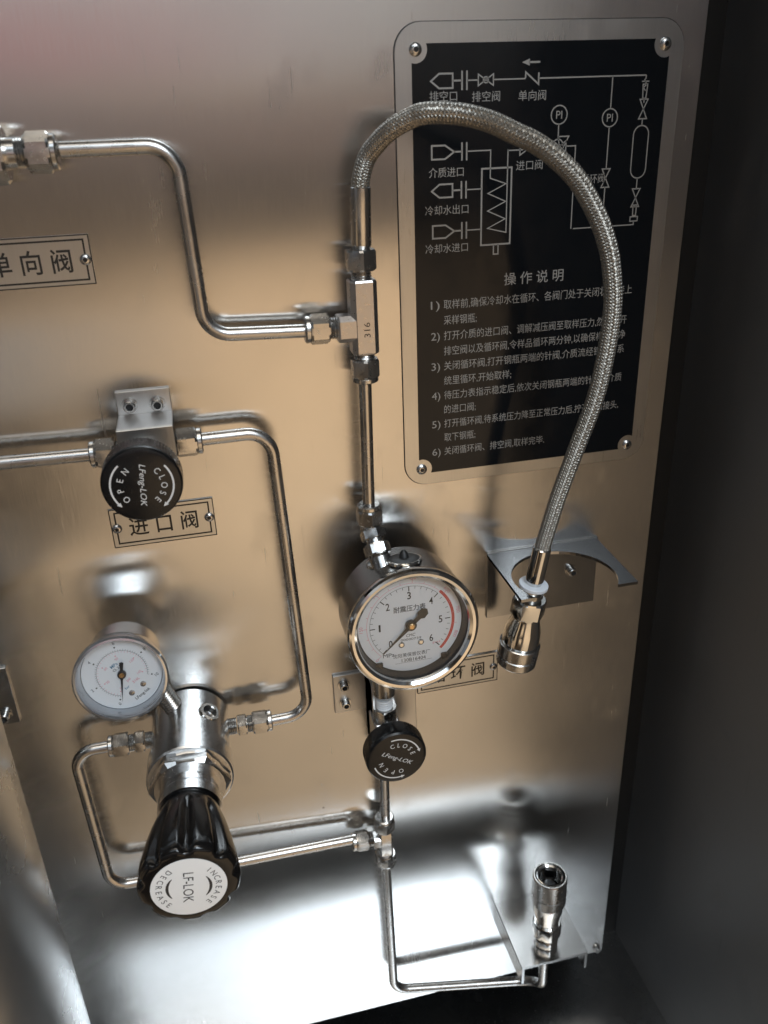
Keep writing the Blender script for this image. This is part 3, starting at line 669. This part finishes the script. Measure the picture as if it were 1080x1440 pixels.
# ------------------------------------------------------------------ large gauge
GC = Vector((90.0, -51, -238.4)); tilt = R(4)
gX = Matrix.Translation(GC) @ Matrix.Rotation(-tilt, 4, 'X') @ Matrix.Scale(1.025, 4)      # local -y faces out, tipped up a little
pg = thing('pressure_gauge', 'large liquid filled pressure gauge with white dial and polished rim in the middle', 'gauge', tuple(GC), 'dial pressure gauges')
def gmb(): m_ = MB(); m_.X = gX; return m_
ox = (0, 0, 0)
b = gmb(); b.lathe((0, 28, 0), (0, -1, 0), [(-7, 29), (-5.8, 32.0), (-4, 33.2), (24, 33.2), (24, 30.5)], 96, cap1=False); b.build('case', M['dark_case'], pg)
b = gmb(); b.lathe((0, 8, 0), (0, -1, 0), [(0, 31.8), (2.5, 33.6), (5.0, 34.4), (7.2, 34.4), (8.4, 33.6), (8.9, 32.4), (8.6, 31.0), (7.4, 29.6), (6.0, 29.2)], 96, cap0=False, cap1=False); b.build('rim', M['chrome'], pg)
b = gmb(); b.lathe((0, 10, 0), (0, -1, 0), [(0, 27.8), (5.5, 28.6), (8.0, 29.6)], 96, cap0=False, cap1=False); b.build('inner_ring', M['pointer'], pg)
b = gmb(); b.disc(0, 0, 29.6, 3.0, 72); b.build('window', M['glass'], pg, smooth=0)
b = gmb(); b.lathe((0, 9, 0), (0, -1, 0), [(0, 27.6), (.6, 27.6)], 96); dl = b.build('dial', M['dial'], pg, smooth=0)
yd = 8.34
ink = gmb(); red = gmb(); pink = gmb()
def ang(v): return R(225 - 45*v)
def arc(m_, r, va, vb, wd, n=60): m_.stroke([(r*math.cos(ang(va+(vb-va)*i/n)), r*math.sin(ang(va+(vb-va)*i/n))) for i in range(n+1)], wd, yd)
arc(ink, 21.4, 0, 4, .16); arc(pink, 23.0, 0, 6, .18); arc(red, 23.0, 4, 6.05, 1.5)
for i in range(31):
    v = i*.2; L_ = 2.8 if i % 5 == 0 else 1.5; a = ang(v)
    ink.stroke([((21.4-L_)*math.cos(a), (21.4-L_)*math.sin(a)), (21.4*math.cos(a), 21.4*math.sin(a))], .5 if i % 5 == 0 else .22, yd-.02)
for i in range(0, 18):
    v = i*.345; a = ang(v); L_ = 2.2 if i % 3 == 0 else 1.1
    pink.stroke([(23*math.cos(a), 23*math.sin(a)), ((23+L_)*math.cos(a), (23+L_)*math.sin(a))], .22, yd-.02)
for i in range(7):
    a = ang(i); r_ = 16.2 if i not in (0, 6) else 15.4; ink.text(str(i), r_*math.cos(a), r_*math.sin(a)+(.8 if i in (0, 6) else 0), h=4.1, wd=(2.0 if i != 1 else 1.0), y=yd, bold=.012)
for v, t in ((0, '0'), (1.03, '150'), (2.06, '300'), (3.1, '450'), (4.13, '600'), (4.8, '700'), (5.5, '800')):
    a = ang(v); pink.text(t, 26*math.cos(a), 26*math.sin(a), h=1.9, y=yd, rot=a-math.pi/2)
ink.text('耐震压力表', 0, 9.0, h=3.5, wd=17, y=yd, bold=.008); ink.text('CMC', 0, -6.6, h=1.7, wd=5, y=yd, shear=.2)
ink.text('00000739', 0, -8.9, h=1.3, wd=11, y=yd); ink.text('MPa', -12.2, -16.6, h=2.2, wd=6.2, y=yd)
ink.text('沈阳莱保普仪表厂', 0, -17.9, h=2.4, wd=20, y=yd); ink.text('130B16404', 1, -21.0, h=2.0, wd=13, y=yd); ink.stroke([(-9, -22.4), (11, -22.4)], .12, yd)
pink.text('psi', 13.6, -13.2, h=1.7, wd=4, y=yd)
ink.build('markings', M['ink'], dl, smooth=0); red.build('red_band', M['red'], dl, smooth=0); pink.build('outer_scale', M['pink'], dl, smooth=0)
for sx in (-5.2, 5.2):
    b = gmb(); b.lathe((sx, 8.4, -11.4), (0, -1, 0), [(0, 1.7), (.5, 1.6), (.8, 1.0)], 20); sc_ = b.build('dial_screw', M['chrome'], dl)
for sx in (-17.5, 17.5):
    b = gmb(); b.box(sx-1.8, sx+1.8, 6.9, 8.3, -23.6, -19.6, .5); b.build('dial_clip', M['pointer'], dl)
a = ang(0)-R(2); ca, sa = math.cos(a), math.sin(a)
def pt(u, v_): return (u*ca - v_*sa, u*sa + v_*ca)
b = gmb()
out = [pt(21.5, 0), pt(12, .42), pt(3, .95), pt(0, 2.0), pt(-3, 1.1), pt(-6, 1.2), pt(-7.5, 2.6), pt(-10.5, 2.2), pt(-12, 0), pt(-10.5, -2.2), pt(-7.5, -2.6), pt(-6, -1.2), pt(-3, -1.1), pt(0, -2.0), pt(3, -.95), pt(12, -.42)]
b.plate(out, 6.2, 6.6); b.build('needle', M['pointer'], pg, smooth=0)
b = gmb(); b.lathe((0, 7.5, 0), (0, -1, 0), [(0, 2.9), (1.6, 2.9), (2.0, 2.5)], 28); b.build('hub', M['pointer'], pg)
b = gmb(); b.lathe((0, 5.6, 0), (0, -1, 0), [(0, 1.9), (.8, 1.8), (1.1, 1.2)], 24); b.build('hub_pin', M['brass'], pg)
b = gmb(); b.lathe((0, 15.5, 32.4), (0, .08, 1), [(0, 9.2), (1.2, 9.2), (1.6, 8.4)], 40); b.build('plug_ring', M['chrome'], pg)
b = gmb(); b.lathe((0, 15.5, 32.4), (0, .08, 1), [(1.5, 8.3), (2.0, 7.0), (2.2, 2.6), (4.5, 2.0), (6.0, .8)], 36); b.build('rubber_plug', M['rubber_and_shade'], pg)
gt = thing('gauge_adapter', 'angled steel adapter fittings leading from the upright tube behind the large gauge', 'fitting', (77, -14, -186))
comp_nut(gt, (76.4, -14, -193.5), (0, 0, 1), L_=8.5, neck=2.5)
p_, q_ = (76.6, -15, -192.5), (.12, -.62, -.80)
b = MB(); b.lathe((76.5, -14, -196), (0, 0, 1), [(0, 5.0), (1, 5.4), (3.5, 5.4)], 28); b.build('elbow', M['fitting'], gt)
b = MB(); b.hexa(p_, q_, 2, 7.5, 12, .7); b.lathe(p_, q_, [(0, 5.5), (2.1, 5.2)], 28); b.lathe(p_, q_, [(7.4, 4.6), (10, 4.6)], 28); b.build('collar', M['fitting'], gt)
b = MB(); b.hexa(p_, q_, 9.8, 16, 12.7, .8, rot=.3); b.lathe(p_, q_, [(15.8, 5), (17.5, 5.8), (26, 5.8)], 28); b.build('swivel_nut', M['fitting'], gt)
b = MB(); b.lathe((78, -25, -208), (0, 0, -1), [(0, 5), (1, 6.5), (86, 6.5), (88, 5)], 28); b.build('stem', M['fitting'], gt)

# ------------------------------------------------------------------ pressure regulator
RX, RZ = -31.6, -306.6; ry = (0, -1, 0)
gX = Matrix.Translation((RX, 0, RZ)) @ Matrix.Rotation(-.03, 4, 'Z')
rg = thing('pressure_regulator', 'turned steel pressure regulator with large fluted black knob at lower left', 'regulator', (RX, -20, RZ))
b = gmb(); b.lathe(ox, ry, [(1.5, 20.2), (2.6, 21.2), (36.8, 21.2), (37.6, 20.8)], 96); b.build('body', M['turned'], rg)
b = gmb(); b.lathe(ox, ry, [(37.4, 21.8), (38.0, 22.4), (52.0, 22.4), (52.9, 21.6), (52.9, 12)], 96); b.build('bonnet_ring', M['turned'], rg)
b = gmb(); b.hexa(ox, ry, 52.8, 59.5, 36.5, 1.6, rot=R(30)); b.build('bonnet_hexagon', M['fitting'], rg)
b = gmb(); b.lathe(ox, ry, [(59.4, 15.2), (67.5, 15.2), (68, 14.4), (68.6, 14.4), (69, 15.9), (75, 15.9)], 64); b.build('bonnet', M['turned'], rg)
KF = 121.0
def flute(th, t, r):
    g_ = min(1.0, max(0.0, (t-80)/7.0)); c = math.cos(9*th + .6)
    return r - g_*max(0.0, c)**1.3*2.9
prof = [(74.6, 11.5), (75.0, 13.4), (76.4, 14.4), (79, 15.2), (82, 16.2), (86, 17.4), (90, 18.6), (95, 19.8), (101, 21.1), (107, 22.1), (112, 22.9), (116, 23.2), (118.4, 22.9), (119.8, 22.1), (120.6, 20.8), (KF-.05, 19.2), (KF, 17.9)]
b = gmb(); b.lathe(ox, ry, prof, 144, rf=lambda th, t, r: flute(th, t, r) if t < 119 else r - max(0, math.cos(9*th+.6))**1.3*(2.2 if t < 120 else 1.2 if t < 120.8 else .2)); kb = b.build('knob', M['knob'], rg, smooth=50)
b = gmb(); b.lathe((0, -KF, 0), ry, [(0, 16.9), (.3, 16.9), (.35, 16.6)], 72); lb = b.build('label_disc', M['label'], rg, smooth=20)
yk = -KF-.42; rot = R(-97); up = rot+math.pi/2; t = gmb()
t.text('LF-LOK', -.3, 0, h=4.6, wd=18, y=yk, rot=rot)
t.arc_text('INCREASE', 0, 0, 13.2, up, R(96), 4.0, yk, True); t.arc_text('DECREASE', 0, 0, 13.2, up+math.pi, R(96), 4.0, yk, False)
for base in (up, up+math.pi):
    n = 16; o_ = []; i_ = []
    for i in range(n+1):
        a = base - R(38) + R(76)*i/n; wv = .9*math.sin(math.pi*(i+.6)/(n+1.2))**.7
        o_.append(((9.4+wv)*math.cos(a), yk, (9.4+wv)*math.sin(a))); i_.append(((9.4-.5*wv)*math.cos(a), yk, (9.4-.5*wv)*math.sin(a)))
    t.add(o_+i_, [(k, k+1, k+n+2, k+n+1) for k in range(n)])
t.build('lettering', M['ink'], lb, smooth=0)
def port_fit(parent, o, a):
    b = MB(); b.thread(o, a, -1, 5, 4.8, 1.1, .4); b.hexa(o, a, 5, 10.2, 11, .7); b.lathe(o, a, [(10, 3.8), (13.5, 3.8)], 24); b.build('port_fitting', M['fitting'], parent)
    comp_nut(parent, ax(o, a)(10.5), a, L_=8.5, neck=3, af=12)
port_fit(rg, (RX-20.6, -14, -306.8), (-1, 0, .02)); port_fit(rg, (RX+20.6, -14, -307.5), (1, 0, -.02))
# side port with a socket plug on top of the body
pa_ = Vector((math.sin(R(33)), -.25, math.cos(R(33)))).normalized()
o_ = Vector((RX, -17, RZ)) + pa_*19.5
b = MB(); b.lathe(tuple(o_), tuple(pa_), [(0, 6.0), (3.0, 5.8), (3.6, 5.3), (3.6, 3.9), (1.6, 3.5)], 32, cap1=False); pr_ = b.build('port_plug', M['chrome'], rg)
b = MB(); b.lathe(tuple(o_), tuple(pa_), [(1.4, 3.8), (1.7, 3.8)], 24); b.build('socket', M['dark_hole'], pr_)

# small gauge on the regulator
g2 = Vector((-57.6, -46, -241.0)); gX = Matrix.Translation(g2) @ Matrix.Rotation(-R(9), 4, 'X')
sg = thing('pressure_gauge', 'small pressure gauge with clear rim mounted above the regulator at left', 'gauge', tuple(g2), 'dial pressure gauges')
b = gmb(); b.lathe((0, 20, 0), (0, -1, 0), [(-9, 17), (-8.2, 18.0), (14, 18.3), (14, 17)], 72, cap1=False); b.build('case', M['turned'], sg)
b = gmb(); b.lathe((0, 7, 0), (0, -1, 0), [(0, 19.0), (.6, 21.6), (5.0, 22.6), (8.6, 22.8), (9.6, 22.0), (9.8, 21.0), (8.6, 20.3), (6, 19.8), (1, 19.4)], 84, cap0=False, cap1=False); b.build('clear_rim', M['clear'], sg)
b = gmb(); b.disc(0, 0, 20.4, -1.6, 64); b.build('window', M['glass'], sg, smooth=0)
b = gmb(); b.lathe((0, 5.6, 0), (0, -1, 0), [(0, 19.3), (.6, 19.3)], 72); dl = b.build('dial', M['dial'], sg, smooth=0)
yd = 4.94; dr = R(33); ink = gmb(); pink = gmb(); blu = gmb()
def a2(v): return R(225)+dr - R(270)*v/10
def arc2(m_, r, va, vb, wd, n=50): m_.stroke([(r*math.cos(a2(va+(vb-va)*i/n)), r*math.sin(a2(va+(vb-va)*i/n))) for i in range(n+1)], wd, yd)
arc2(ink, 12.2, 0, 10, .14); 
for i in range(51):
    a = a2(i*.2); ink.stroke([(12.2*math.cos(a), 12.2*math.sin(a)), (13.0*math.cos(a), 13.0*math.sin(a))], .13, yd-.02)
for i in range(37):
    a = a2(i*.27); pink.stroke([(11.2*math.cos(a), 11.2*math.sin(a)), (12.0*math.cos(a), 12.0*math.sin(a))], .16, yd-.02)
for i in range(6):
    a = a2(i*2); ink.disc(14.3*math.cos(a), 14.3*math.sin(a), .42, yd, 10); ink.text(str(i*2), 16.6*math.cos(a), 16.6*math.sin(a), h=1.6, y=yd, rot=dr)
for i, t in enumerate(('0', '30', '60', '90', '120', '145')):
    a = a2(i*1.95); pink.disc(9.8*math.cos(a), 9.8*math.sin(a), .35, yd, 8); pink.text(t, 8.2*math.cos(a), 8.2*math.sin(a), h=1.3, y=yd, rot=dr)
def rp(x, z): return (x*math.cos(dr)-z*math.sin(dr), x*math.sin(dr)+z*math.cos(dr))
for t, x, z, h_, m_ in (('MPa', 0, 5.8, 1.7, blu), ('CL 2.5', 0, 3.6, 1.3, ink), ('psi', 0, -4.8, 1.9, pink), ('316L', 2.5, -7.2, 1.5, pink), ('bar', -3.2, -7.4, 1.4, blu), ('LFeng-lok', 0, -15.2, 2.1, ink)):
    p = rp(x, z); m_.text(t, p[0], p[1], h=h_, y=yd, rot=dr, bold=.01)
ink.build('markings', M['ink'], dl, smooth=0); pink.build('inner_scale', M['pink'], dl, smooth=0); blu.build('unit_text', M['blue'], dl, smooth=0)
for x in (-3.6, 3.6):
    p = rp(x, -11.2); b = gmb(); b.lathe((p[0], 5.0, p[1]), (0, -1, 0), [(0, 1.5), (.4, 1.4), (.6, .9)], 18); b.build('dial_screw', M['fitting'], dl)
a = R(263); ca, sa = math.cos(a), math.sin(a); b = gmb()
b.plate([pt(14.5, 0), pt(3, .5), pt(0, 1.2), pt(-3, .7), pt(-6.4, 1.0), pt(-6.8, 0), pt(-6.4, -1.0), pt(-3, -.7), pt(0, -1.2), pt(3, -.5)], 3.0, 3.3); b.build('needle', M['ink'], sg, smooth=0)
b = gmb(); b.lathe((0, 4.4, 0), (0, -1, 0), [(0, 2.1), (1.6, 2.1), (1.8, 1.6)], 24); b.build('hub', M['pointer'], sg)
b = gmb(); b.lathe((0, 2.8, 0), (0, -1, 0), [(0, 1.4), (.5, 1.2)], 20); b.build('hub_pin', M['brass'], sg)
q_ = Vector((RX, -16, RZ)) - (g2 + Vector((0, 26, 0))); st_ = g2 + Vector((0, 26, 0)); st_.y = -13
dq = Vector((RX, -13, RZ)) - st_; dq.normalize()
b = MB(); b.hexa(tuple(st_), tuple(dq), 16, 30, 12, .8); b.thread(tuple(st_), tuple(dq), 30, 52, 5.6, 1.6, .6); b.build('stem', M['fitting'], sg)

# ------------------------------------------------------------------ tall steel cylinder at the left edge, and its clamp
CX, CY, CR = -183.6, -79.0, 75.0
cy = thing('cooler_cylinder', 'tall shiny steel cylinder standing out of focus at the lower left corner', 'cylinder', (CX, CY, FZ))
b = MB(); b.lathe((CX, CY, FZ), (0, 0, 1), [(.3, 73), (2, CR), (FZ*-1-229, CR)], 96); b.build('shell', M['shell'], cy)
b = MB(); b.lathe((CX, CY, -228.9), (0, 0, 1), [(0, CR-1), (3, CR-1), (4, CR-2)], 96); b.build('added_lid', M['added_lid'], cy)  # unseen dark cover added to dim the cylinder top's reflection
cl = thing('cylinder_clamp', 'bent steel tab with one screw at the left edge above the tall cylinder', 'bracket', (-128, 0, -270))
b = MB(); b.box(-150, -121, -2, -.05, -289, -253, .3); b.build('mounting_flange', M['sheet'], cl, uv='V')
b = MB(); b.box(-150, -127, -24, -2.01, -257, -255.2, .3); b.build('web', M['sheet'], cl, uv='H')
cap_screw(cl, -127.8, -283, -2, 2.8)

# small bolt at the lower right corner of the panel
fb = thing('fixing_bolt', 'small hex bolt at the bottom right corner of the steel panel', 'bolt', (252, -2, -601))
b = MB(); b.lathe((246, 0, -598), (0, -1, 0), [(.05, 3.2), (.8, 3.2)], 24); b.build('washer', M['fitting'], fb)
b = MB(); b.hexa((246, -1, -598), (0, -1, 0), 0, 2.4, 4.0, .3); b.build('head', M['fitting'], fb)

for o in bpy.data.objects:
    if '_o' in o: del o['_o']
